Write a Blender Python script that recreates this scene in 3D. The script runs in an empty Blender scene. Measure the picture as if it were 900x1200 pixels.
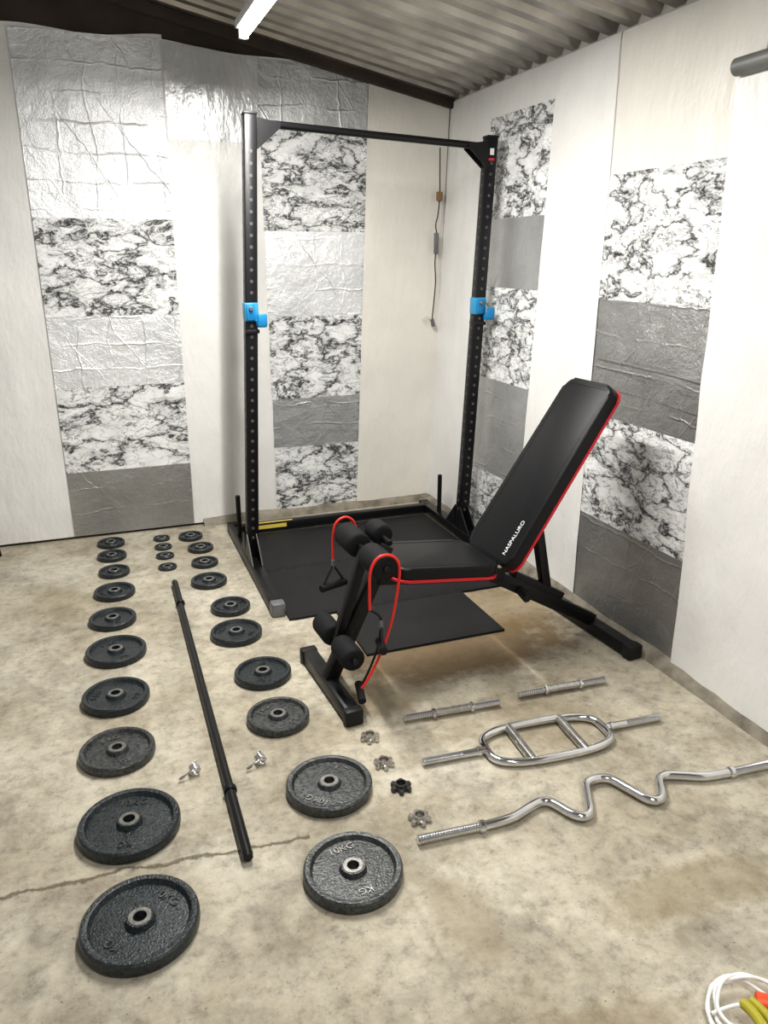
import bpy, bmesh, math, random
from mathutils import Vector, Matrix, noise, Euler
random.seed(4)
scene=bpy.context.scene
scene.view_settings.view_transform='Standard'
scene.view_settings.gamma=0.90
scene.view_settings.exposure=0.24
R=math.radians
# ------------------------------------------------------------------ materials
def nmat(name):
    m=bpy.data.materials.new(name); m.use_nodes=True
    nt=m.node_tree; b=nt.nodes['Principled BSDF']
    return m,nt,b
def mk(name,col,rough=.5,metal=0,bump=0,bscale=200,var=0,vscale=8,coat=0,spec=None):
    m,nt,b=nmat(name)
    b.inputs['Base Color'].default_value=(*col,1); b.inputs['Roughness'].default_value=rough
    b.inputs['Metallic'].default_value=metal
    if coat: b.inputs['Coat Weight'].default_value=coat
    if spec is not None: b.inputs['Specular IOR Level'].default_value=spec
    tc=nt.nodes.new('ShaderNodeTexCoord')
    if bump:
        n=nt.nodes.new('ShaderNodeTexNoise'); n.inputs['Scale'].default_value=bscale; n.inputs['Detail'].default_value=3
        nt.links.new(tc.outputs['Object'],n.inputs['Vector'])
        bp=nt.nodes.new('ShaderNodeBump'); bp.inputs['Strength'].default_value=bump; bp.inputs['Distance'].default_value=.002
        nt.links.new(n.outputs['Fac'],bp.inputs['Height']); nt.links.new(bp.outputs['Normal'],b.inputs['Normal'])
    if var:
        n=nt.nodes.new('ShaderNodeTexNoise'); n.inputs['Scale'].default_value=vscale; n.inputs['Detail'].default_value=5
        nt.links.new(tc.outputs['Object'],n.inputs['Vector'])
        r=nt.nodes.new('ShaderNodeValToRGB'); r.color_ramp.elements[0].position=.3; r.color_ramp.elements[1].position=.7
        r.color_ramp.elements[0].color=(*[c*(1-var) for c in col],1); r.color_ramp.elements[1].color=(*[min(1,c*(1+var)) for c in col],1)
        nt.links.new(n.outputs['Fac'],r.inputs['Fac']); nt.links.new(r.outputs['Color'],b.inputs['Base Color'])
    return m
class N:
    """tiny node helper"""
    def __init__(s,nt): s.nt=nt; s.tc=nt.nodes.new('ShaderNodeTexCoord').outputs['Object']
    def node(s,t,**k):
        n=s.nt.nodes.new(t)
        for a,v in k.items(): setattr(n,a,v)
        return n
    def noise(s,vec,scale,detail=4,rough=.5,out='Fac'):
        n=s.node('ShaderNodeTexNoise'); n.inputs['Scale'].default_value=scale; n.inputs['Detail'].default_value=detail
        n.inputs['Roughness'].default_value=rough; s.nt.links.new(vec,n.inputs['Vector']); return n.outputs[out]
    def math(s,op,a,b=None,c=None,clamp=False):
        n=s.node('ShaderNodeMath',operation=op); n.use_clamp=clamp
        for i,x in enumerate((a,b,c)):
            if x is None: continue
            if isinstance(x,(int,float)): n.inputs[i].default_value=x
            else: s.nt.links.new(x,n.inputs[i])
        return n.outputs[0]
    def ramp(s,f,stops):
        n=s.node('ShaderNodeValToRGB'); cr=n.color_ramp
        while len(cr.elements)<len(stops): cr.elements.new(.5)
        for e,(p,c) in zip(cr.elements,stops):
            e.position=p; e.color=(*c,1) if not isinstance(c,(int,float)) else (c,c,c,1)
        s.nt.links.new(f,n.inputs['Fac']); return n.outputs['Color']
    def mix(s,a,b,f,bt='MIX'):
        n=s.node('ShaderNodeMix',data_type='RGBA',blend_type=bt)
        for i,x in ((6,a),(7,b)):
            if isinstance(x,tuple): n.inputs[i].default_value=(*x,1)
            else: s.nt.links.new(x,n.inputs[i])
        if isinstance(f,(int,float)): n.inputs[0].default_value=f
        else: s.nt.links.new(f,n.inputs[0])
        return n.outputs[2]
    def vadd(s,a,b,k):
        m=s.node('ShaderNodeVectorMath',operation='SCALE'); s.nt.links.new(b,m.inputs[0]); m.inputs['Scale'].default_value=k
        n=s.node('ShaderNodeVectorMath',operation='ADD'); s.nt.links.new(a,n.inputs[0]); s.nt.links.new(m.outputs[0],n.inputs[1]); return n.outputs[0]
    def sep(s,v):
        n=s.node('ShaderNodeSeparateXYZ'); s.nt.links.new(v,n.inputs[0]); return n.outputs
    def bump(s,h,b,strength,dist=.01):
        n=s.node('ShaderNodeBump'); n.inputs['Strength'].default_value=strength; n.inputs['Distance'].default_value=dist
        s.nt.links.new(h,n.inputs['Height']); s.nt.links.new(n.outputs[0],b.inputs['Normal'])

def marble():
    m,nt,b=nmat('marble_contact_paper'); q=N(nt)
    mp=q.node('ShaderNodeMapping'); mp.inputs['Rotation'].default_value=(0.45,0.5,0.25); mp.inputs['Scale'].default_value=(1,1,1.9)
    nt.links.new(q.tc,mp.inputs['Vector']); v=mp.outputs[0]
    d=q.noise(v,4.0,5,.6,'Color'); v2=q.vadd(v,d,.24)
    def ridge(scale,det=4,r=.58):
        return q.math('ABSOLUTE',q.math('SUBTRACT',q.noise(v2,scale,det,r),.5))
    mask=q.ramp(q.noise(v,3.4,3),[(.36,0),(.56,1)])
    c1=q.ramp(ridge(4.8),[(0,.03),(.005,.12),(.014,.58),(.036,1)])
    c2=q.ramp(ridge(9.5),[(0,.10),(.006,.40),(.016,.80),(.032,1)])
    c3=q.ramp(ridge(20),[(0,.25),(.009,.62),(.025,1)])
    c2m=q.mix(q.mix((1,1,1),c2,.5),c2,mask)
    c3m=q.mix((1,1,1),c3,mask)
    col=q.mix(q.mix(c1,c2m,1,'MULTIPLY'),c3m,1,'MULTIPLY')
    cloud=q.ramp(ridge(4.8),[(0,.42),(.06,.85),(.12,1)])
    cl2=q.ramp(q.noise(v2,6,4),[(.36,.70),(.55,1)])
    col=q.mix(col,q.mix(cloud,cl2,.7,'MULTIPLY'),.60,'MULTIPLY')
    col=q.mix(col,(.86,.868,.86),1,'MULTIPLY')
    nt.links.new(col,b.inputs['Base Color']); b.inputs['Roughness'].default_value=.34
    q.bump(q.noise(q.tc,22,4),b,.18,.006)
    return m
def foil(name,c,rough,metal,crease=1.0,bs=.6):
    m,nt,b=nmat(name); q=N(nt)
    n1=q.noise(q.tc,3,5,.6); col=q.ramp(n1,[(.3,tuple(x*.78 for x in c)),(.62,c)])
    nt.links.new(col,b.inputs['Base Color']); b.inputs['Metallic'].default_value=metal
    rr=q.math('MULTIPLY_ADD',q.noise(q.tc,7,4),.28,rough-.12); nt.links.new(rr,b.inputs['Roughness'])
    v2=q.vadd(q.tc,q.noise(q.tc,3,4,.6,out='Color'),.10)
    X,Y_,Z=q.sep(v2)
    u=q.math('ADD',X,Y_)
    def lines(c_,k,w):
        f=q.math('ABSOLUTE',q.math('SUBTRACT',q.math('FRACT',q.math('MULTIPLY',c_,k)),.5))
        return q.ramp(f,[(0,1),(w,0)])
    lz=lines(Z,7.5,.05); lu=lines(u,6.1,.045); ld=lines(q.math('ADD',u,q.math('MULTIPLY',Z,.7)),3.7,.02)
    ln=q.math('ADD',q.math('ADD',lz,lu),ld)
    ln=q.math('MULTIPLY',ln,q.ramp(q.noise(q.tc,4,3),[(.42,0),(.6,1)]))
    hh=q.math('ADD',q.math('MULTIPLY',ln,.6*crease),q.math('MULTIPLY',q.noise(q.tc,13,7,.7),2.2))
    hh=q.math('ADD',hh,q.math('MULTIPLY',q.noise(q.tc,150,2),.25))
    q.bump(hh,b,bs,.006)
    return m
def paper(name,c,rough=.55,var=.05,bs=.35,metal=0):
    m,nt,b=nmat(name); q=N(nt)
    col=q.ramp(q.noise(q.tc,2.2,5,.6),[(.3,tuple(x*(1-var*2) for x in c)),(.65,c)])
    nt.links.new(col,b.inputs['Base Color']); b.inputs['Roughness'].default_value=rough; b.inputs['Metallic'].default_value=metal
    mp=q.node('ShaderNodeMapping'); mp.inputs['Scale'].default_value=(1,1,.42); nt.links.new(q.tc,mp.inputs['Vector'])
    hh=q.math('ADD',q.math('MULTIPLY',q.noise(mp.outputs[0],5.5,6,.55),2.6),q.math('MULTIPLY',q.noise(q.tc,34,4,.6),.22))
    q.bump(hh,b,bs,.014)
    return m
def concrete():
    m,nt,b=nmat('concrete_floor'); q=N(nt)
    base=q.ramp(q.noise(q.tc,1.7,9,.68),[(.29,(.255,.222,.160)),(.43,(.41,.368,.285)),(.56,(.53,.490,.398)),(.76,(.62,.588,.505))])
    fine=q.ramp(q.noise(q.tc,24,9,.78),[(.30,.50),(.48,.93),(.7,1.13)])
    col=q.mix(base,fine,1,'MULTIPLY')
    mid=q.ramp(q.noise(q.vadd(q.tc,q.noise(q.tc,6,4,out='Color'),.2),5,7,.7),[(.36,.70),(.55,1.02)])
    col=q.mix(col,mid,.9,'MULTIPLY')
    st=q.ramp(q.noise(q.vadd(q.tc,q.noise(q.tc,4,4,out='Color'),.4),1.3,6,.7),[(.53,0),(.64,1)])
    col=q.mix(col,(.24,.195,.115),q.math('MULTIPLY',st,.45))
    X,Y_,Z=q.sep(q.tc)
    dn=q.noise(q.tc,6,6,.65)
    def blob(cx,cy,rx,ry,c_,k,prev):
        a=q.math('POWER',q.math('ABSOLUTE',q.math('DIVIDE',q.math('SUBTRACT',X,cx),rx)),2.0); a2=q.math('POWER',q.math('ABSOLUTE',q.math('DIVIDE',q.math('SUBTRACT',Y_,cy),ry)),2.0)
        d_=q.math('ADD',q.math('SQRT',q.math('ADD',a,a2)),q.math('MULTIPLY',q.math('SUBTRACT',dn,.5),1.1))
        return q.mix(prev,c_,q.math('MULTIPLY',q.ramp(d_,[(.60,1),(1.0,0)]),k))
    col=blob(1.28,2.54,.66,.27,(.17,.105,.042),.78,col)      # mostly bench shadow painted into the concrete, with brown stain round the mat
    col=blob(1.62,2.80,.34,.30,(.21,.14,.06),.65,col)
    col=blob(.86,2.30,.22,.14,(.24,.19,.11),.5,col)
    col=blob(1.28,1.18,.30,.10,(.24,.19,.10),.45,col)
    col=blob(.80,.92,.28,.10,(.22,.17,.09),.5,col)
    col=blob(.70,1.30,.10,.16,(.27,.22,.14),.45,col)
    col=blob(.12,.98,.5,.12,(.33,.28,.19),.4,col)
    sp=q.ramp(q.noise(q.tc,90,3,.7),[(.29,0),(.345,1)])
    col=q.mix((.14,.11,.075),col,sp)
    wob=q.math('MULTIPLY',q.math('SUBTRACT',q.noise(q.tc,5,6,.7),.5),.10)
    dy=q.math('ABSOLUTE',q.math('ADD',q.math('SUBTRACT',Y_,1.74),q.math('ADD',wob,q.math('MULTIPLY',X,.08))))
    ln=q.ramp(dy,[(.0,1),(.003,.9),(.008,0)])
    jy=q.math('MULTIPLY',ln,q.math('LESS_THAN',X,.42))
    dx=q.math('ABSOLUTE',q.math('ADD',q.math('SUBTRACT',X,.60),wob))
    lx=q.math('MULTIPLY',q.ramp(dx,[(0,.22),(.012,0)]),q.math('LESS_THAN',Y_,1.75))
    jj=q.math('MAXIMUM',jy,lx)
    col=q.mix(col,(.10,.08,.05),q.math('MULTIPLY',jj,.85))
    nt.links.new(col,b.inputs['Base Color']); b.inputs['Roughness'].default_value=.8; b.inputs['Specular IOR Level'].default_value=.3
    hh=q.math('SUBTRACT',q.math('ADD',q.noise(q.tc,30,8,.7),q.math('MULTIPLY',q.noise(q.tc,5,4),1.5)),q.math('MULTIPLY',jj,1.5))
    q.bump(hh,b,.5,.006)
    return m

M_marble=marble()
M_foilL=foil('foil_bright',(.90,.91,.915),.32,.62,1.0,.75)
M_foilM=foil('foil_silver',(.64,.65,.65),.31,.8,.8,.7)
M_foilD=foil('foil_grey',(.47,.47,.46),.32,.8,.7,.7)
M_paper=paper('white_lining_paper',(.82,.815,.79),.36,bs=.50)
M_paperG=paper('pale_silver_paper',(.70,.71,.705),.28,.08,.55,.4)
M_paperC=paper('cream_lining_paper',(.79,.765,.705),.38,bs=.48)
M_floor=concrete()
M_kerb=mk('mortar_kerb',(.25,.225,.18),.9,bump=.9,bscale=60,var=.4,vscale=14)
M_block=mk('dark_wall_block',(.050,.037,.027),.9,bump=.6,bscale=40,var=.3,vscale=5)
M_blockW=mk('painted_block',(.55,.52,.47),.9,bump=.6,bscale=40,var=.15,vscale=5)
M_tin=mk('galvanised_roof',(.42,.40,.365),.30,.8,bump=.3,bscale=40,var=.35,vscale=4)
M_black=mk('black_powdercoat',(.006,.006,.007),.35,0,bump=.1,bscale=400,spec=.35)
M_blackm=mk('black_plastic',(.012,.012,.013),.5,spec=.3)
M_foam=mk('black_foam',(.008,.008,.009),.75,bump=.4,bscale=500,spec=.3)
M_vinyl=mk('black_vinyl',(.005,.005,.006),.36,bump=.3,bscale=350,spec=.3)
M_red=mk('red_vinyl',(.62,.015,.03),.4)
M_band=mk('red_rubber',(.75,.03,.02),.45)
M_chrome=mk('chrome_steel',(.72,.72,.72),.12,1,bump=.05,bscale=80,var=.08,vscale=20)
M_steel=mk('worn_steel',(.54,.53,.51),.26,1,bump=.2,bscale=300,var=.2,vscale=60)
M_dsteel=mk('blackened_steel',(.08,.08,.08),.35,.9,bump=.2,bscale=300)
M_iron=mk('hammertone_iron',(.027,.033,.036),.27,.25,bump=1.0,bscale=190,var=.55,vscale=120)
M_ironw=mk('worn_iron_hub',(.22,.215,.20),.36,.7,bump=.4,bscale=200,var=.3,vscale=70)
M_ironl=mk('worn_iron',(.062,.066,.065),.27,.4,bump=1.0,bscale=180,var=.55,vscale=90)
M_rubber=mk('eva_foam_mat',(.012,.012,.013),.6,bump=.7,bscale=260,var=.2,vscale=5,spec=.3)
M_seam=mk('mat_seam',(.003,.003,.003),.8)
M_blue=mk('blue_plastic',(.008,.21,.46),.4)
M_blued=mk('pale_blue_steel',(.03,.27,.48),.35)
M_grey=mk('grey_metal',(.20,.21,.22),.4,.6)
M_hole=mk('adjust_hole',(.075,.075,.075),.6)
M_yellow=mk('yellow_label',(.70,.56,.10),.5)
M_white=mk('white_plastic',(.80,.80,.78),.45)
M_orange=mk('orange_plastic',(.80,.09,.02),.45)
M_lime=mk('yellow_green_plastic',(.42,.38,.03),.5)
M_brown=mk('brown_plastic',(.25,.15,.06),.5)
M_label=mk('white_print',(.8,.8,.8),.5)
M_pipe=mk('grey_pipe',(.20,.205,.195),.5,.3,bump=.3,bscale=50,var=.2,vscale=9)
m,nt,b=nmat('lit_tube'); b.inputs['Emission Color'].default_value=(1,.98,.94,1); b.inputs['Emission Strength'].default_value=18; M_lit=m

# ------------------------------------------------------------------ mesh helpers
def link(name,me,mat,parent=None,loc=None,rot=None):
    o=bpy.data.objects.new(name,me); bpy.context.collection.objects.link(o)
    if mat:
        for mm in (mat if isinstance(mat,(list,tuple)) else [mat]): me.materials.append(mm)
    if parent: o.parent=parent
    if loc is not None: o.location=loc
    if rot is not None: o.rotation_euler=rot
    return o
def finish(bm,name,mat,parent=None,loc=None,rot=None,smooth=True,ang=35):
    bmesh.ops.recalc_face_normals(bm,faces=bm.faces[:])
    if smooth:
        for f in bm.faces: f.smooth=True
        for e in bm.edges:
            if len(e.link_faces)==2 and e.calc_face_angle(0)>R(ang): e.smooth=False
    me=bpy.data.meshes.new(name); bm.to_mesh(me); bm.free()
    return link(name,me,mat,parent,loc,rot)
def empty(name,loc=(0,0,0),rot=(0,0,0)):
    o=bpy.data.objects.new(name,None); bpy.context.collection.objects.link(o); o.location=loc; o.rotation_euler=rot
    o.empty_display_size=.05; return o
def frame(p1,p2,up=Vector((0,0,1))):
    z=(Vector(p2)-Vector(p1)).normalized()
    x=up.cross(z)
    if x.length<1e-4: x=Vector((0,1,0)).cross(z)
    x.normalize(); y=z.cross(x)
    return Matrix((x,y,z)).transposed()
def add_box(bm,size,mat4,bev=0):
    r=bmesh.ops.create_cube(bm,size=1,matrix=mat4@Matrix.Diagonal((*size,1)))
    if bev:
        es=set()
        for v in r['verts']: es.update(v.link_edges)
        bmesh.ops.bevel(bm,geom=list(es),offset=bev,segments=2,affect='EDGES',profile=.5)
def box(name,size,loc,mat,parent=None,rot=(0,0,0),bev=.003):
    bm=bmesh.new(); add_box(bm,size,Matrix.Translation(loc)@Euler(rot).to_matrix().to_4x4(),bev)
    return finish(bm,name,mat,parent)
def bar(name,p1,p2,w,d,mat,parent=None,bev=.004,up=Vector((0,0,1))):
    p1=Vector(p1);p2=Vector(p2); bm=bmesh.new()
    M=Matrix.Translation((p1+p2)/2)@frame(p1,p2,up).to_4x4()
    add_box(bm,(w,d,(p2-p1).length),M,bev)
    return finish(bm,name,mat,parent)
def lathe_bm(bm,prof,seg,M=Matrix()):
    rings=[]
    for r,z in prof:
        if r<1e-6: rings.append([bm.verts.new(M@Vector((0,0,z)))])
        else: rings.append([bm.verts.new(M@Vector((r*math.cos(2*math.pi*i/seg),r*math.sin(2*math.pi*i/seg),z))) for i in range(seg)])
    for a,b_ in zip(rings,rings[1:]):
        for i in range(seg):
            j=(i+1)%seg
            if len(a)==1 and len(b_)==1: continue
            if len(a)==1: bm.faces.new((a[0],b_[i],b_[j]))
            elif len(b_)==1: bm.faces.new((a[i],a[j],b_[0]))
            else: bm.faces.new((a[i],a[j],b_[j],b_[i]))
    return rings
def rod(name,p1,p2,r,mat,parent=None,seg=24,bev=None,prof=None):
    p1=Vector(p1);p2=Vector(p2); L=(p2-p1).length
    M=Matrix.Translation(p1)@frame(p1,p2).to_4x4(); bm=bmesh.new()
    if prof is None:
        e=min(bev if bev is not None else r*.15,r*.6)
        prof=[(0,0),(r-e,0),(r,e),(r,L-e),(r-e,L),(0,L)]
    lathe_bm(bm,prof,seg,M); return finish(bm,name,mat,parent)
def thread(name,p1,p2,r,mat,parent=None,pitch=.005):
    L=(Vector(p2)-Vector(p1)).length; n=int(L/pitch); prof=[(0,0),(r*.8,0)]
    for i in range(n):
        z=i*L/n; prof+= [(r*.78,z+.0001),(r,z+L/n*.4),(r,z+L/n*.55)]
    prof+=[(r*.8,L),(0,L)]
    return rod(name,p1,p2,r,mat,parent,20,prof=prof)
def catmull(P,n=6,cyc=False):
    P=[Vector(p) for p in P]; out=[]; m=len(P)
    rng=range(m) if cyc else range(m-1)
    for i in rng:
        if cyc: a,b_,c,d=P[i-1],P[i],P[(i+1)%m],P[(i+2)%m]
        else: a=P[max(i-1,0)];b_=P[i];c=P[i+1];d=P[min(i+2,m-1)]
        for k in range(n):
            t=k/n
            out.append(.5*((2*b_)+(-a+c)*t+(2*a-5*b_+4*c-d)*t*t+(-a+3*b_-3*c+d)*t**3))
    if not cyc: out.append(P[-1])
    return out
def sweep(name,P,r,mat,parent=None,seg=12,cyc=False,smooth=6):
    P=catmull(P,smooth,cyc) if smooth else [Vector(p) for p in P]
    bm=bmesh.new(); m=len(P); rings=[]
    T=[]
    for i in range(m):
        if cyc: t=P[(i+1)%m]-P[i-1]
        else: t=P[min(i+1,m-1)]-P[max(i-1,0)]
        T.append(t.normalized())
    x=T[0].orthogonal().normalized()
    for i in range(m):
        x=(x-T[i]*x.dot(T[i])).normalized(); y=T[i].cross(x)
        rings.append([bm.verts.new(P[i]+r*(math.cos(2*math.pi*k/seg)*x+math.sin(2*math.pi*k/seg)*y)) for k in range(seg)])
    for i in range(m if cyc else m-1):
        a=rings[i]; b_=rings[(i+1)%m]
        off=0
        if cyc and i==m-1:
            off=min(range(seg),key=lambda o:(a[0].co-b_[o].co).length)
        for k in range(seg):
            bm.faces.new((a[k],a[(k+1)%seg],b_[(k+1+off)%seg],b_[(k+off)%seg]))
    if not cyc:
        bm.faces.new(rings[0]); bm.faces.new(rings[-1])
    return finish(bm,name,mat,parent,ang=50)
def prism(name,outline,z0,z1,mat,parent=None,M=Matrix(),bev=0,loc=None,rot=None):
    bm=bmesh.new()
    a=[bm.verts.new(M@Vector((x,y,z0))) for x,y in outline]; b_=[bm.verts.new(M@Vector((x,y,z1))) for x,y in outline]
    n=len(a); fa=bm.faces.new(a); fb=bm.faces.new(b_)
    for i in range(n): bm.faces.new((a[i],a[(i+1)%n],b_[(i+1)%n],b_[i]))
    if bev:
        es=list(fa.edges)+list(fb.edges)
        bmesh.ops.bevel(bm,geom=es,offset=bev,segments=3,affect='EDGES',profile=.5)
    return finish(bm,name,mat,parent,loc,rot)
def rrect(w,l,r,n=6,taper=0):
    pts=[]
    for cx,cy,a0 in ((w/2-r,l/2-r,0),(-w/2+r,l/2-r,90),(-w/2+r,-l/2+r,180),(w/2-r,-l/2+r,270)):
        for i in range(n+1):
            a=R(a0+90*i/n); x=cx+r*math.cos(a); y=cy+r*math.sin(a)
            pts.append((x*(1-taper*(y/l+.5)),y))
    return pts
def text(name,s,size,mat,parent,M,ext=.001):
    cu=bpy.data.curves.new(name,'FONT'); cu.body=s; cu.size=size; cu.extrude=ext; cu.align_x='CENTER'; cu.align_y='CENTER'
    o=bpy.data.objects.new(name+'_t',cu); bpy.context.collection.objects.link(o)
    bpy.context.view_layer.update()
    me=bpy.data.meshes.new_from_object(o); bpy.data.objects.remove(o)
    me.transform(M); me.materials.clear()
    return link(name,me,mat,parent)

# ------------------------------------------------------------------ room shell
YB=4.47; LEAN=.045
def RX(z): return 1.985+LEAN*z
CE0=2.37; CS=.20; XR=2.09
def ceilz(x): return CE0+CS*(XR-x)
XL=-1.9; YF=-1.6
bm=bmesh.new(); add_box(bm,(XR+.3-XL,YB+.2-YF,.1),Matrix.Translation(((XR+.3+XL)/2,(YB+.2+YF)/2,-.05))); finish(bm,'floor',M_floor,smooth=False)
def wall_prism(name,pts_xz,y0,y1,mat):
    bm=bmesh.new()
    a=[bm.verts.new((x,y0,z)) for x,z in pts_xz]; b_=[bm.verts.new((x,y1,z)) for x,z in pts_xz]
    bm.faces.new(a); bm.faces.new(b_); n=len(a)
    for i in range(n): bm.faces.new((a[i],a[(i+1)%n],b_[(i+1)%n],b_[i]))
    return finish(bm,name,mat,smooth=False)
wb=wall_prism('wall_back',[(XL,0),(XR+.2,0),(XR+.2,ceilz(XR+.2)+.03),(XL,ceilz(XL)+.03)],YB,YB+.12,M_block)
bm=bmesh.new()
pts=[(RX(0),0),(RX(0)+.25,0),(RX(2.6)+.13,2.42),(RX(2.42),2.42)]
a=[bm.verts.new((x,YF,z)) for x,z in pts]; b_=[bm.verts.new((x,YB,z)) for x,z in pts]
bm.faces.new(a); bm.faces.new(b_)
for i in range(4): bm.faces.new((a[i],a[(i+1)%4],b_[(i+1)%4],b_[i]))
wr=finish(bm,'wall_right',M_blockW,smooth=False)
def wave(u,z,k): return .0054*noise.noise(Vector((u*2.2,z*1.3,k)))+.0030*noise.noise(Vector((u*9,z*5,k+5)))
def sheet(name,q,side,layer,mat,nu=None,nz=None,amp=1,rag=0):
    TL,TR,BR,BL=[Vector(p) for p in q]
    nu=nu or max(4,int((TR-TL).length/.03)); nz=nz or max(4,int((TL-BL).length/.03))
    bm=bmesh.new(); g=[]
    for j in range(nz+1):
        row=[]
        for i in range(nu+1):
            s=i/nu;t=j/nz
            p=(TL.lerp(TR,s)).lerp(BL.lerp(BR,s),t)
            if rag and j==0: p.y+=rag*noise.noise(Vector((p.x*3.1,layer,9)))
            off=.010+layer*.0035+amp*wave(p.x,p.y,3 if side=='B' else 40)
            if side=='B': row.append(bm.verts.new((p.x,YB-off,p.y)))
            else: row.append(bm.verts.new((RX(p.y)-off,p.x,p.y)))
        g.append(row)
    for j in range(nz):
        for i in range(nu): bm.faces.new((g[j][i],g[j][i+1],g[j+1][i+1],g[j+1][i]))
    return finish(bm,name,mat,wb if side=='B' else wr,ang=80)
sheet('lining_base',[(XL,2.56),(.5,2.555),(.5,.015),(XL,.015)],'B',0,M_paper,rag=.02)
sheet('lining_middle',[(.47,2.54),(1.62,2.47),(1.62,.015),(.47,.015)],'B',0.6,M_paper,rag=.02)
sheet('lining_silver_top',[(.495,2.54),(.985,2.515),(.98,2.1),(.495,2.1)],'B',1.2,M_paperG,rag=.02)
sheet('lining_corner',[(1.585,2.45),(2.075,2.35),(1.985,.02),(1.485,.02)],'B',3,M_paperC,rag=.02)
zs=[2.545,1.712,1.228,.855,.388,.02]; mm_=[M_foilL,M_marble,M_foilL,M_marble,M_foilD]
for i in range(5):
    sheet('strip_left_panel_%d'%i,[(-.2,zs[i]),(.485-.004*i,zs[i]),(.485-.004*(i+1),zs[i+1]),(-.2,zs[i+1])],'B',2+.3*(i%2),mm_[i])
zs=[2.50,2.172,1.66,1.20,.725,.43,.03]; mm_=[M_foilM,M_marble,M_foilL,M_marble,M_foilM,M_marble]
for i in range(6):
    sheet('strip_centre_panel_%d'%i,[(.972,zs[i]),(1.62,zs[i]),(1.62,zs[i+1]),(.968,zs[i+1])],'B',1.6+.3*(i%2),mm_[i])
sheet('lining_right',[(4.455,2.36),(YF,2.36),(YF,.02),(4.455,.02)],'R',0,M_paper,nu=140)
zs=[2.20,1.712,1.374,.90,.395,.03]; mm_=[M_marble,M_foilM,M_marble,M_foilM,M_marble]
for i in range(5):
    sheet('strip_far_panel_%d'%i,[(3.93,zs[i]),(3.335-.01*i,zs[i]),(3.335-.01*(i+1),zs[i+1]),(3.90,zs[i+1])],'R',1.2+.3*(i%2),mm_[i])
zs=[2.35,1.842,1.358,.885,.44,.035]; mm_=[M_paperC,M_marble,M_foilD,M_marble,M_foilD]
def e1(z): return 2.752+.060*z
def e2(z): return 2.03+.10*(z/2.3)
for i in range(5):
    sheet('strip_near_panel_%d'%i,[(e1(zs[i]),zs[i]),(e2(zs[i]),zs[i]),(e2(zs[i+1]),zs[i+1]),(e1(zs[i+1]),zs[i+1])],'R',1.2+.3*(i%2),mm_[i])
sheet('white_strip_right',[(3.33,2.28),(2.882,2.36),(2.748,.03),(3.29,.03)],'R',2.1,M_paper)
sheet('foil_fold',[(2.79,1.085),(2.07,1.035),(2.07,.985),(2.79,1.01)],'R',2.6,M_foilD,amp=2.4)
sheet('foil_fold_lip',[(2.78,1.13),(2.07,1.115),(2.07,1.10),(2.78,1.12)],'R',3.4,M_foilD,amp=2.4)
sheet('hanging_sheet',[(2.215,2.12),(YF,2.12),(YF,.05),(2.075,.035)],'R',5.5,M_paper,nu=130,amp=2.0)
# ceiling: corrugated sheet
bm=bmesh.new(); ys=[];zz=[]
pitch=.13; y=YF
prof=[(0,0),(.045,0),(.060,.034),(.108,.034),(.124,0)]
while y<YB+.1:
    for a_,h_ in prof: ys.append(y+a_); zz.append(h_)
    y+=pitch
nx=8; g=[]
for yy,hz in zip(ys,zz):
    g.append([bm.verts.new((XL+(XR+.25-XL)*i/nx,yy,ceilz(XL+(XR+.25-XL)*i/nx)+hz)) for i in range(nx+1)])
for j in range(len(ys)-1):
    for i in range(nx): bm.faces.new((g[j][i],g[j][i+1],g[j+1][i+1],g[j+1][i]))
ce=finish(bm,'ceiling',M_tin,ang=20)
sm=ce.modifiers.new('thick','SOLIDIFY'); sm.thickness=.004; sm.offset=1
bar('trim_1',(XL,YB-.03,ceilz(XL)-.04),(XR,YB-.03,ceilz(XR)-.02),.05,.05,M_block,None)
def kerb(name,pts,side):
    bm=bmesh.new(); rings=[]; n=90
    for i in range(n+1):
        t=i/n; u=pts[0]+(pts[1]-pts[0])*t
        w=.030+.012*noise.noise(Vector((u*4,1,0))); hh=.045+.015*noise.noise(Vector((u*3,7,2)))
        if side=='B': rr=[(u,YB-.001,0),(u,YB-.02-w,0),(u,YB-.02-w*.75,hh*.5),(u,YB-.012-w*.2,hh),(u,YB-.001,hh)]
        else: rr=[(RX(0)-.001,u,0),(RX(0)-.02-w,u,0),(RX(0)-.02-w*.75,u,hh*.5),(RX(0)-.012-w*.2,u,hh),(RX(0)-.001,u,hh)]
        rings.append([bm.verts.new(p) for p in rr])
    for a,b_ in zip(rings,rings[1:]):
        for k in range(5): bm.faces.new((a[k],a[(k+1)%5],b_[(k+1)%5],b_[k]))
    return finish(bm,name,M_kerb)
kerb('baseboard_back',(.52,1.98),'B'); kerb('baseboard_right',(YB-.05,YF),'R')

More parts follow.
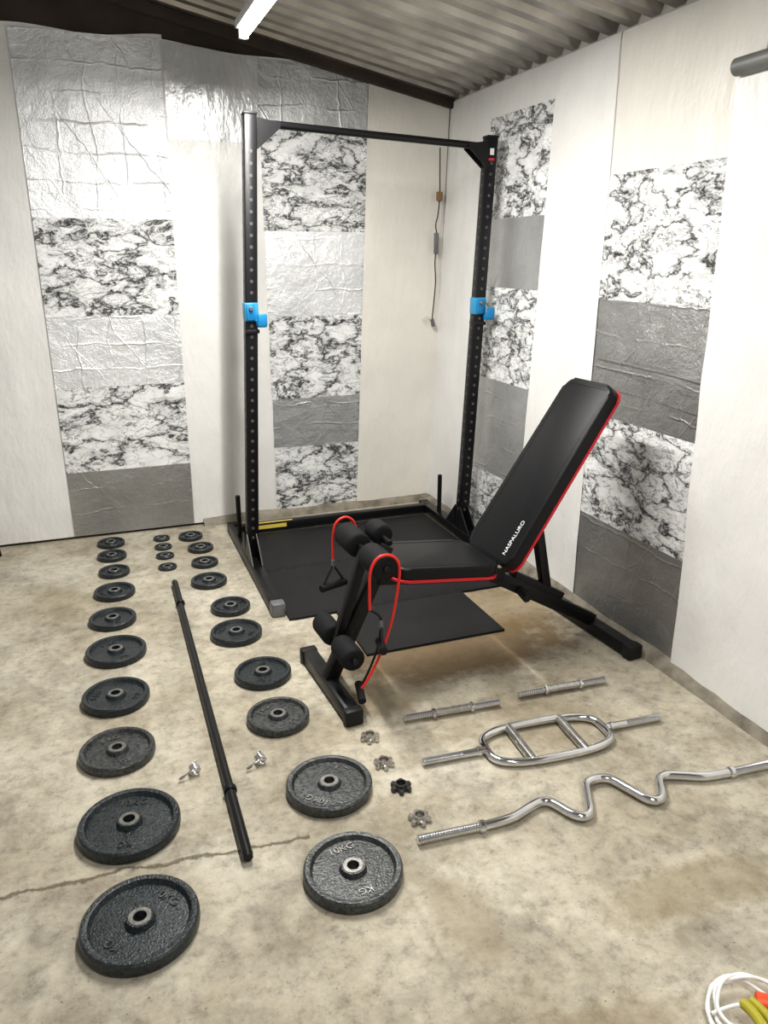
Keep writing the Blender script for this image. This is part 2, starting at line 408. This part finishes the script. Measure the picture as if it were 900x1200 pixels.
# ------------------------------------------------------------------ lamps
def tube_lamp(x,y0,y1,z,power):
    e=empty('fluorescent_lamp',(x,(y0+y1)/2,z)); L=y1-y0
    box('lamp_body',(.06,L+.06,.035),(0,0,.04),M_white,e,bev=.006)
    rod('lit_tube',(0,-L/2,0),(0,L/2,0),.018,M_lit,e,16)
    for s in (-1,1): box('tube_holder',(.04,.02,.05),(0,s*(L/2+.010),.01),M_white,e)
    for s in (-1,1): rod('hanger',(0,s*L*.35,.05),(0,s*L*.35,ceilz(x)-z+.004),.004,M_grey,e,8)
    ld=bpy.data.lights.new('tube_light','AREA'); ld.shape='RECTANGLE'; ld.size=.05; ld.size_y=L; ld.energy=power; ld.color=(1,.975,.935)
    lo=bpy.data.objects.new('tube_light',ld); bpy.context.collection.objects.link(lo); lo.parent=e; lo.location=(0,0,-.025)
tube_lamp(.73,2.12,3.57,2.39,64)
tube_lamp(.73,-.7,.75,2.39,32)  # second tube, unseen, added over the camera end as fill light
w=bpy.data.worlds.new('world'); scene.world=w; w.use_nodes=True
w.node_tree.nodes['Background'].inputs[0].default_value=(.97,.98,1,1); w.node_tree.nodes['Background'].inputs[1].default_value=.34

# ------------------------------------------------------------------ weight plates
def plate(x,y,r,txt=None,worn=False,ang=0,zoff=0):
    T=.018+.17*max(0,r-.05)*1.15; hr=.0155
    if r<.055: T=.014
    e=empty('weight_plate',(x,y,zoff),(0,0,ang))
    body=M_ironl if worn else M_iron
    rim=.86 if r>.1 else .82
    prof=[(hr,0),(hr,T*1.02),(hr+.0145*(r/.1)**.3,T*1.02),(hr+.0195*(r/.1)**.3,T*.62),(r*(rim-.05),T*.60),(r*rim,T*.97),(r*(rim+.03),T),(r*.955,T),(r*.99,T*.86),(r,T*.68),(r,T*.25),(r*.985,T*.06),(r*.95,0)]
    bm=bmesh.new(); rings=lathe_bm(bm,prof,72)
    a=rings[-1]; b0=rings[0]
    for i in range(72): bm.faces.new((a[i],a[(i+1)%72],b0[(i+1)%72],b0[i]))
    finish(bm,'plate_body',body,e,ang=28)
    bm=bmesh.new(); h1=hr+.001; h2=hr+.010*(r/.1)**.3
    rg=lathe_bm(bm,[(h1,T*.9),(h1,T*1.06),(h2,T*1.06),(h2+.002,T*.98),(h2+.002,T*.9)],40)
    finish(bm,'hub_ring',M_ironw,e)
    if txt:
        s=r*.24; rr=r*.60
        text('raised_weight_text',txt,s,M_ironl if not worn else M_ironw,e,Matrix.Translation((0,rr,T*.60)),.003)
        text('raised_unit_text','KG',s*.9,M_ironl if not worn else M_ironw,e,Matrix.Rotation(math.pi,4,'Z')@Matrix.Translation((0,rr,T*.60)),.003)
A=[(-.040,1.548,.139,'10KG',0,-.9),(-.045,1.908,.139,'10KG',0,-.2),(-.062,2.276,.118,'5 KG',1,.3),(-.053,2.618,.118,'5 KG',0,1.2),(-.038,2.972,.118,'5 KG',0,.4),
(-.040,3.286,.100,'2.5KG',0,.4),(-.020,3.588,.094,'2.5KG',0,2),(-.012,3.854,.076,'1.25',0,.2),(-.015,4.085,.075,'1.25',0,1.2),(-.012,4.292,.073,'1.25',0,.5),
(.488,1.525,.130,'10KG',1,.1),(.528,1.873,.130,'10KG',1,2.4),(.468,2.288,.108,'5 KG',1,.7),(.481,2.597,.108,'5 KG',0,3),(.446,2.965,.108,'5 KG',0,1),
(.468,3.234,.089,'2.5KG',0,2),(.420,3.565,.087,'2.5KG',0,.5),(.436,3.821,.069,None,0,0),(.445,4.044,.069,None,0,0),(.417,4.250,.067,None,0,0),
(.248,3.835,.047,None,0,0),(.251,4.000,.048,None,0,0),(.255,4.140,.047,None,0,0),(.259,4.282,.046,None,0,0)]
for x,y,r,t,wn,an in A: plate(x,y,r,t,bool(wn),an)

# ------------------------------------------------------------------ long black bar
e=empty('barbell_bar',(.25,2.62,0)); r=.0135; z=.0205
rod('shaft',(.008,.97,z),(-.009,-.96,z),r,M_black,e,20)
rod('collar_far',(.0062,.72,z),(.006,.70,z),.020,M_black,e,20); rod('collar_near',(-.0065,-.66,z),(-.0067,-.68,z),.020,M_black,e,20)
rod('sleeve_far',(.008,.965,z),(.0063,.72,z),.0148,M_black,e,20); rod('sleeve_near',(-.0085,-.95,z),(-.0065,-.68,z),.0148,M_black,e,20)

# ------------------------------------------------------------------ dumbbell bars
def dumbbell(p1,p2):
    p1=Vector(p1);p2=Vector(p2);c=(p1+p2)/2; L=(p2-p1).length
    e=empty('dumbbell_bar',(c.x,c.y,0),(0,0,math.atan2(p2.y-p1.y,p2.x-p1.x))); z=.019
    rod('grip',(-L*.19,0,z),(L*.19,0,z),.0135,M_steel,e)
    for s in (-1,1):
        thread('threaded_end',(s*L*.5,0,z),(s*L*.19,0,z),.0130,M_chrome,e,.008)
        rod('inner_collar',(s*L*.18,0,z),(s*L*.215,0,z),.019,M_chrome,e)
    for k in range(9): rod('knurl',(-L*.14+k*L*.035,0,z),(-L*.14+k*L*.035+.003,0,z),.0142,M_steel,e,16)
dumbbell((.870,2.118,0),(1.227,2.092,0)); dumbbell((1.316,2.112,0),(1.672,2.088,0))

# ------------------------------------------------------------------ triceps bar
e=empty('triceps_bar',(1.268,1.847,0),(0,0,-.069)); z=.016; r=.0135
pts=[]; a=.215; bw=.098
for i in range(40):
    t=2*math.pi*i/40; ct,st=math.cos(t),math.sin(t)
    pts.append((a*math.copysign(abs(ct)**.75,ct),bw*math.copysign(abs(st)**.55,st),z))
sweep('oval_frame',pts,r,M_chrome,e,16,True,2)
for s in (-1,1):
    rod('neutral_grip',(s*.095,-bw,z),(s*.095,bw,z),.0155,M_steel,e,20)
    rod('arm',(s*a,0,z),(s*.30,0,z),.0125,M_chrome,e); rod('stop_collar',(s*.235,0,z),(s*.25,0,z),.0155,M_chrome,e)
    thread('threaded_sleeve',(s*.434,0,z),(s*.255,0,z),.0130,M_chrome,e,.008)

# ------------------------------------------------------------------ EZ curl bar
e=empty('curl_bar',(.687,1.566,0),(0,0,-.0716)); z=.018
h=[(.19,0),(.28,.006),(.35,.032),(.395,.045),(.425,.030),(.455,-.025),(.480,-.046),(.508,-.035),(.535,.02),(.560,.072),(.585,.088),(.605,.090)]
S=.605
full=[(x,y,z) for x,y in h]+[(2*S-x,y,z) for x,y in reversed(h[:-1])]
sweep('bent_shaft',full,.0135,M_chrome,e,16,False,6)
thread('threaded_sleeve_1',(0,0,z),(.185,0,z),.0140,M_chrome,e,.008); thread('threaded_sleeve_2',(1.21,0,z),(1.025,0,z),.0140,M_chrome,e,.008)
rod('collar_1',(.180,0,z),(.198,0,z),.018,M_chrome,e); rod('collar_2',(1.012,0,z),(1.03,0,z),.018,M_chrome,e)

# ------------------------------------------------------------------ star collars
def star(x,y,mat,a):
    e=empty('star_collar',(x,y,0),(0,0,a))
    bm=bmesh.new(); n=72
    def rad(t,k):
        c=math.cos(6*t); return (.0275+.0065*max(-1,min(1,1.8*c)))*k
    lv=[(1,0,.96),(1,.003,1),(1,.011,1),(1,.014,.94)]
    rings=[]
    for _,zz_,k in lv: rings.append([bm.verts.new((rad(2*math.pi*i/n,k)*math.cos(2*math.pi*i/n),rad(2*math.pi*i/n,k)*math.sin(2*math.pi*i/n),zz_)) for i in range(n)])
    for r_,zz_ in ((.019,.014),(.018,.022),(.0135,.022),(.0125,.020),(.0125,0)):
        rings.append([bm.verts.new((r_*math.cos(2*math.pi*i/n),r_*math.sin(2*math.pi*i/n),zz_)) for i in range(n)])
    rings.append(rings[0])
    for a_,b_ in zip(rings,rings[1:]):
        for i in range(n): bm.faces.new((a_[i],a_[(i+1)%n],b_[(i+1)%n],b_[i]))
    finish(bm,'star_nut',mat,e,ang=30)
star(.729,2.072,M_steel,.1); star(.724,1.926,M_steel,.4); star(.732,1.801,M_dsteel,.2); star(.731,1.655,M_steel,.5)
def clip(x,y,a):
    e=empty('spring_clip',(x,y,0),(0,0,a)); pts=[]; n=60
    for i in range(n+1):
        t=2*math.pi*3.6*i/n; pts.append((.0145*math.cos(t),-.012+.024*i/n,.0170+.0145*math.sin(t)))
    sweep('spring_coil',pts,.0027,M_chrome,e,8,False,0)
    sweep('clip_leg_1',[pts[0],(-.01,-.013,.024),(-.04,-.016,.014)],.0025,M_chrome,e,8)
    sweep('clip_leg_2',[pts[-1],(-.002,.018,.028),(.010,.035,.020)],.0025,M_chrome,e,8)
    rod('clip_tip_1',(-.035,-.0155,.015),(-.052,-.018,.010),.0048,M_chrome,e,10)
    rod('clip_tip_2',(.009,.032,.021),(.014,.048,.013),.0048,M_chrome,e,10)
clip(.158,2.09,.1); clip(.36,2.07,.15)

# ------------------------------------------------------------------ floor mat
e=empty('rubber_floor_mat',(0,0,0))
def tab_edge(p,q,n,d,s=1):
    p=Vector(p);q=Vector(q); t=(q-p)/n; nrm=Vector((t.y,-t.x)).normalized()*d*s; out=[]
    for i in range(n):
        b0=p+t*i
        out+= [b0,b0+t*.30,b0+t*.22+nrm,b0+t*.78+nrm,b0+t*.70]
    return [(v.x,v.y) for v in out]
prism('mat_main',[(.69,3.02),(.90,3.02),(1.53,3.02),(1.83,3.02),(1.83,4.15),(.69,4.15)],0,.012,M_rubber,e,bev=.002)
prism('mat_front_tile',[(.905,2.60),(1.53,2.60),(1.53,3.018),(.905,3.018)],0,.012,M_rubber,e,bev=.002)
def seam(p,q,n):
    pts=tab_edge(p,q,n,.022)+[tuple(q)]
    bm=bmesh.new(); P=[Vector(x) for x in pts]; hw=.0022
    for a_,b_ in zip(P,P[1:]):
        t=(b_-a_).normalized(); nn=Vector((-t.y,t.x))*hw; a2=a_-t*hw; b2=b_+t*hw
        vs=[bm.verts.new((v.x,v.y,.0126)) for v in (a2-nn,b2-nn,b2+nn,a2+nn)]; bm.faces.new(vs)
    finish(bm,'jigsaw_seam',M_seam,e,smooth=False)
seam((.70,3.04),(1.82,3.04),12); seam((.70,3.60),(1.82,3.60),12); seam((1.24,3.06),(1.24,4.14),11)

# ------------------------------------------------------------------ squat rack
e=empty('squat_rack',(0,0,0))
LB=Vector((.662,3.70,.03)); LT=Vector((.762,3.70,2.115)); RB=Vector((1.872,3.73,.03)); RT=Vector((1.975,3.75,2.085))
Y=Vector((0,1,0))
for nm,B_,T_ in (('left',LB,LT),('right',RB,RT)):
    bar('upright_'+nm,B_,T_,.058,.058,M_black,e,.005,up=Y)
    d=(T_-B_).normalized(); L=(T_-B_).length
    bm=bmesh.new(); z=.14
    while z<L-.1:
        p=B_+d*z
        for sx,nrm in ((0,Vector((0,-1,0))),(1,Vector((-1,0,d.x)).normalized())):
            c=p+nrm*.0292; M=Matrix.Translation(c)@nrm.to_track_quat('Z','Y').to_matrix().to_4x4()
            bmesh.ops.create_cone(bm,cap_ends=True,segments=14,radius1=.008,radius2=.0075,depth=.0012,matrix=M)
        z+=.05
    finish(bm,'hole_row_'+nm,M_hole,e)
    x=B_.x
    bar('foot_'+nm,(x-.005,3.11 if nm=='left' else 3.20,.031),(x,4.26,.031),.058,.058,M_black,e,.005)
    box('end_cap_'+nm,(.062,.06,.064),(x-.005,3.10 if nm=='left' else 3.19,.032),M_grey if nm=='left' else M_black,e,bev=.008)
    box('rear_cap_'+nm,(.060,.02,.060),(x,4.265,.031),M_blackm,e)
    rod('storage_peg_'+nm,(x+.0,4.03,.05),(x+.0,4.03,.29),.013,M_black,e)
    for s in (-1,1):
        M=Matrix(((0,0,1,x),(1,0,0,B_.y),(0,1,0,.06),(0,0,0,1)))
        prism('base_gusset',[(s*.028,0),(s*.15,0),(s*.028,.13)],-.027,-.021,M_black,e,M=M)
        prism('base_gusset',[(s*.028,0),(s*.15,0),(s*.028,.13)],.021,.027,M_black,e,M=M)
bar('rear_crossbar',(.66,4.20,.035),(1.87,4.20,.035),.05,.05,M_black,e,.004)
box('warning_label',(.20,.002,.022),(.86,4.174,.040),M_yellow,e,bev=0)
box('warning_label_top',(.20,.014,.001),(.90,4.193,.0606),M_yellow,e,bev=0)
pl=Vector((.79,3.70,2.085)); pr=Vector((1.95,3.75,2.045))
rod('pull_up_bar',pl,pr,.0165,M_black,e,24)
for nm,p,s in (('left',LT,1),('right',RT,-1)):
    zt=2.10 if s==1 else 2.065
    for dy in (-.031,.027):
        M=Matrix(((1,0,0,p.x+s*.026),(0,0,1,p.y+dy),(0,1,0,zt),(0,0,0,1)))
        prism('corner_gusset_'+nm,[(0,.003),(s*.105,-.012),(s*.105,-.034),(s*.010,-.115),(-s*.004,-.125)],0,.004,M_black,e,M=M)
    box('top_cap_'+nm,(.062,.062,.012),(p.x,p.y,p.z+.004),M_blackm,e,bev=.004)
box('maker_label',(.022,.001,.03),(RT.x-.005,RT.y-.0305,2.02),M_white,e,bev=0); box('maker_label_red',(.03,.001,.012),(RT.x-.007,RT.y-.0305,1.985),M_red,e,bev=0)
for nm,B_,T_ in (('left',LB,LT),('right',RB,RT)):
    d=(T_-B_).normalized(); p=B_+d*1.235; zc=p.z
    box('j_hook_sleeve_'+nm,(.064,.070,.085),(p.x,p.y-.002,zc+.018),M_blued,e,bev=.006)
    box('j_hook_cover_'+nm,(.040,.010,.075),(p.x-.006,p.y-.042,zc+.018),M_blue,e,bev=.004)
    box('j_hook_tray_'+nm,(.046,.075,.032),(p.x+.040,p.y-.030,zc-.034),M_blue,e,bev=.006)
    box('j_hook_lip_'+nm,(.044,.016,.058),(p.x+.042,p.y-.066,zc-.018),M_blue,e,bev=.006)
    rod('j_hook_pin_'+nm,(p.x-.006,p.y-.058,zc+.035),(p.x-.006,p.y-.045,zc+.035),.010,M_grey,e,12)
    box('j_hook_pad_'+nm,(.064,.072,.018),(p.x+.0,p.y-.005,zc-.070),M_blackm,e,bev=.004)

# ------------------------------------------------------------------ weight bench
e=empty('weight_bench',(.69,2.41,0),(0,0,R(3.5)))
bar('front_foot',(0,-.235,.032),(0,.235,.032),.055,.055,M_black,e,.006)
for s in (-1,1): box('front_foot_cap',(.066,.04,.060),(0,s*.235,.031),M_blackm,e,bev=.008)
bar('front_post',(0.0,0,.05),(.205,0,.475),.05,.05,M_black,e,up=Y)
bar('post_inner',(.14,0,.35),(.235,0,.54),.038,.038,M_black,e,up=Y)
def roller(nm,x,z,y0,y1,r=.047):
    p=[(.014,y0),(r-.012,y0),(r-.003,y0+.004),(r,y0+.014),(r,y1-.014),(r-.003,y1-.004),(r-.012,y1),(.014,y1)]
    M=Matrix.Translation((x,0,z))@Matrix(((1,0,0,0),(0,0,1,0),(0,-1,0,0),(0,0,0,1)))
    bm=bmesh.new(); lathe_bm(bm,[(0,y0)]+p+[(0,y1)],28,M); finish(bm,nm,M_foam,e,ang=60)
rod('ankle_axle',(.035,-.18,.20),(.035,.18,.20),.012,M_black,e)
roller('ankle_roller_1',.035,.20,-.165,-.035,.043); roller('ankle_roller_2',.035,.20,.035,.165,.043)
rod('thigh_axle',(.145,-.2,.535),(.145,.2,.535),.012,M_black,e)
roller('thigh_roller_1',.145,.535,-.190,-.045,.048); roller('thigh_roller_2',.145,.535,.045,.190,.048)
bar('leg_lever',(.145,0,.535),(.035,0,.20),.036,.036,M_black,e,up=Y)
roller('seat_roller',.245,.555,.06,.15,.042)
rod('seat_roller_axle',(.245,0,.545),(.245,.16,.555),.011,M_black,e)
bar('seat_rail',(.18,0,.425),(.72,0,.352),.05,.05,M_black,e,up=Y)
bar('rear_beam',(.62,0,.385),(1.19,0,.055),.055,.055,M_black,e,up=Y)
bar('rear_foot',(1.19,-.27,.032),(1.19,.27,.032),.055,.055,M_black,e,.006)
for s in (-1,1): box('rear_foot_cap',(.068,.05,.062),(1.19,s*.265,.032),M_blackm,e,bev=.01)
box('pivot_plate',(.09,.07,.10),(.685,0,.385),M_black,e,rot=(0,.3,0),bev=.006)
for s in (-1,1): rod('pivot_bolt',(.69,s*.034,.40),(.69,s*.045,.40),.012,M_steel,e,12)
rod('adjust_knob',(.80,-.03,.27),(.80,-.085,.255),.018,M_blackm,e,12)
bar('selector_rack',(.78,0,.335),(1.02,0,.20),.03,.05,M_blackm,e,up=Y)
bar('back_support',(.865,.0,.60),(.955,0,.19),.038,.038,M_black,e,up=Y)
def pad(prefix,p0,p1,w,T,taper,lr=.05):
    """p0->p1: underside line in xz; pad grows to the 'upper' normal side"""
    p0=Vector((p0[0],0,p0[1]));p1=Vector((p1[0],0,p1[1])); u=(p1-p0); L=u.length; u.normalize()
    n=Vector((-u.z,0,u.x)); lat=u.cross(n)
    c=(p0+p1)/2
    M=Matrix(((lat.x,u.x,n.x,c.x),(lat.y,u.y,n.y,c.y),(lat.z,u.z,n.z,c.z),(0,0,0,1)))
    prism(prefix+'_board',rrect(w-.03,L-.03,lr*.8,6,taper),-.010,.002,M_blackm,e,M=M)
    prism(prefix+'_red_piping',rrect(w+.004,L+.004,lr,8,taper),0,.011,M_red,e,M=M,bev=.003)
    prism(prefix+'_cushion',rrect(w,L,lr,8,taper),.010,T,M_vinyl,e,M=M,bev=.012)
    o=rrect(w-.045,L-.045,lr*.7,6,taper)
    sweep(prefix+'_stitching',[M@Vector((x,y,T-.0005)) for x,y in o],.0016,M_black,e,6,True,1)
    return M,L
Ms,_=pad('seat',(.205,.450),(.625,.398),.29,.055,-.06)
Mb,Lb=pad('backrest',(.695,.400),(1.135,1.045),.305,.058,.10,.045)
text('logo','NASPALURO',.026,M_label,e,Mb@Matrix.Translation((.095,-Lb/2+.115,.0585))@Matrix.Rotation(math.pi/2,4,'Z'),.0004)
for s in (-1,1):
    q0=Mb@Vector((s*.07,-Lb*.46,-.022)); q1=Mb@Vector((s*.07,Lb*.30,-.022))
    bar('back_rail',q0,q1,.025,.025,M_black,e)
q0=Mb@Vector((-.09,-.12,-.022)); q1=Mb@Vector((.09,-.12,-.022)); bar('back_cross',q0,q1,.03,.03,M_black,e)

# ------------------------------------------------------------------ resistance bands
def handle(e,c,ax,drop):
    c=Vector(c);ax=Vector(ax).normalized(); g=c+Vector((0,0,-drop))
    sweep('strap',[c,g+ax*.055],.005,M_blackm,e,8,False,0); sweep('strap',[c,g-ax*.055],.005,M_blackm,e,8,False,0)
    rod('grip',g-ax*.06,g+ax*.06,.015,M_foam,e,16)
    rod('clip_ring',c+Vector((0,0,-.01)),c+Vector((0,0,.02)),.007,M_grey,e,10)
e=empty('resistance_band',(.69,2.41,0),(0,0,R(3.5)))
sweep('red_tube',[(.195,.20,.545),(.18,.203,.580),(.15,.206,.594),(.115,.206,.575),(.102,.206,.52),(.10,.206,.46),(.10,.206,.42)],.005,M_band,e,10)
handle(e,(.10,.206,.41),(1,0.3,0),.085)
e=empty('resistance_band',(.69,2.41,0),(0,0,R(3.5)))
sweep('red_tube',[(.080,-.200,.40),(.078,-.203,.47),(.080,-.206,.54),(.102,-.206,.582),(.135,-.206,.592),(.168,-.206,.578),(.186,-.206,.54),(.183,-.20,.46),(.160,-.20,.34),(.118,-.197,.22),(.072,-.192,.13),(.042,-.187,.09)],.005,M_band,e,10)
sweep('tether_strap',[(.080,-.200,.40),(.12,-.20,.36),(.12,-.19,.27),(.085,-.185,.17),(.05,-.18,.10)],.0045,M_blackm,e,8)
handle(e,(.115,-.215,.34),(.3,1,-.2),.075)
rod('second_grip',(.035,-.235,.078),(.055,-.15,.10),.014,M_foam,e,14)

# ------------------------------------------------------------------ hanging cord in the corner
e=empty('light_pull_cord',(1.985,4.415,0))
sweep('cord',[(.018,0,2.12),(.02,0,1.98),(.022,0,1.86),(.012,-.002,1.76),(.0,0,1.70),(.012,0,1.62),(0,0,1.5),(.006,0,1.38),(-.004,0,1.25),(-.012,0,1.16)],.0035,M_blackm,e,8)
sweep('cord_loose',[(.022,0,1.86),(.03,-.004,1.78),(.018,-.004,1.66),(.012,-.004,1.55),(.02,0,1.42)],.002,M_white,e,6)
box('socket',(.035,.025,.05),(.02,0,1.86),M_brown,e,bev=.006)
box('rocker_switch',(.028,.02,.12),(.004,-.004,1.60),M_grey,e,bev=.006)
rod('pull_knob',(-.012,0,1.165),(-.002,0,1.12),.012,M_grey,e,12)
sweep('cord_end',[(-.012,0,1.16),(-.05,0,1.19),(-.09,0,1.17)],.003,M_white,e,6)
# ------------------------------------------------------------------ wall pole holding the hanging sheet
e=empty('wall_pole',(RX(2.1)-.05,2.12,2.105))
rod('pole',(0,.085,-.004),(0,-3.2,.02),.027,M_pipe,e,24)
for yy in (-.5,-2): box('pole_bracket',(.05,.03,.03),(.02,yy,0),M_grey,e)
# ------------------------------------------------------------------ extension cable lower right
e=empty('extension_cable',(1.135,.845,0))
for k in range(4):
    pts=[]; a0=random.random()*6; rx=.080+.010*random.random(); ry=.080+.012*random.random()
    for i in range(16):
        t=2*math.pi*i/16+a0; x=rx*math.cos(t)+random.uniform(-.006,.006); y=ry*math.sin(t)
        pts.append((x+k*.006,y+random.uniform(-.004,.004),.006+.009*k+.010*(1+math.sin(t+k))))
    sweep('cable_loop',pts,.0042,M_white,e,8,True,3)
sweep('shears_grip_orange',[(.020,.010,.045),(.040,-.005,.045),(.065,-.02,.045),(.09,-.04,.04)],.020,M_orange,e,12,False,4)  # orange and green grips are shears handles, parented to the cable
sweep('shears_grip_green',[(-.012,.015,.050),(-.010,-.005,.052),(-.012,-.03,.052),(-.018,-.06,.05)],.011,M_lime,e,12,False,4)
sweep('shears_grip_green_2',[(.008,.012,.052),(.010,-.008,.054),(.010,-.033,.054),(.006,-.06,.05)],.009,M_lime,e,12,False,4)
sweep('cable_lead',[(-.075,.03,.03),(-.04,.02,.045),(-.015,.012,.05)],.0042,M_white,e,8,False,4)
# ------------------------------------------------------------------ small black stool at far left
e=empty('metal_step_stool',(-.75,4.22,0))
for sx in (-1,1):
    for sy in (-1,1): bar('leg',(sx*.17,sy*.10,.0),(sx*.15,sy*.085,.20),.02,.02,M_black,e,.003)
box('tread',(.34,.21,.02),(0,0,.205),M_black,e)
for sx in (-1,1): bar('brace',(sx*.165,-.095,.06),(sx*.165,.095,.06),.012,.012,M_black,e,.002)

# ------------------------------------------------------------------ camera
cd=bpy.data.cameras.new('camera'); cam=bpy.data.objects.new('camera',cd); bpy.context.collection.objects.link(cam)
cd.sensor_fit='VERTICAL'; cd.sensor_height=36; cd.lens=901/1200*36; cd.clip_start=.05
cam.location=(0,0,1.53); cam.rotation_euler=(math.pi/2-math.atan(.333),0,R(-20.6))
scene.camera=cam
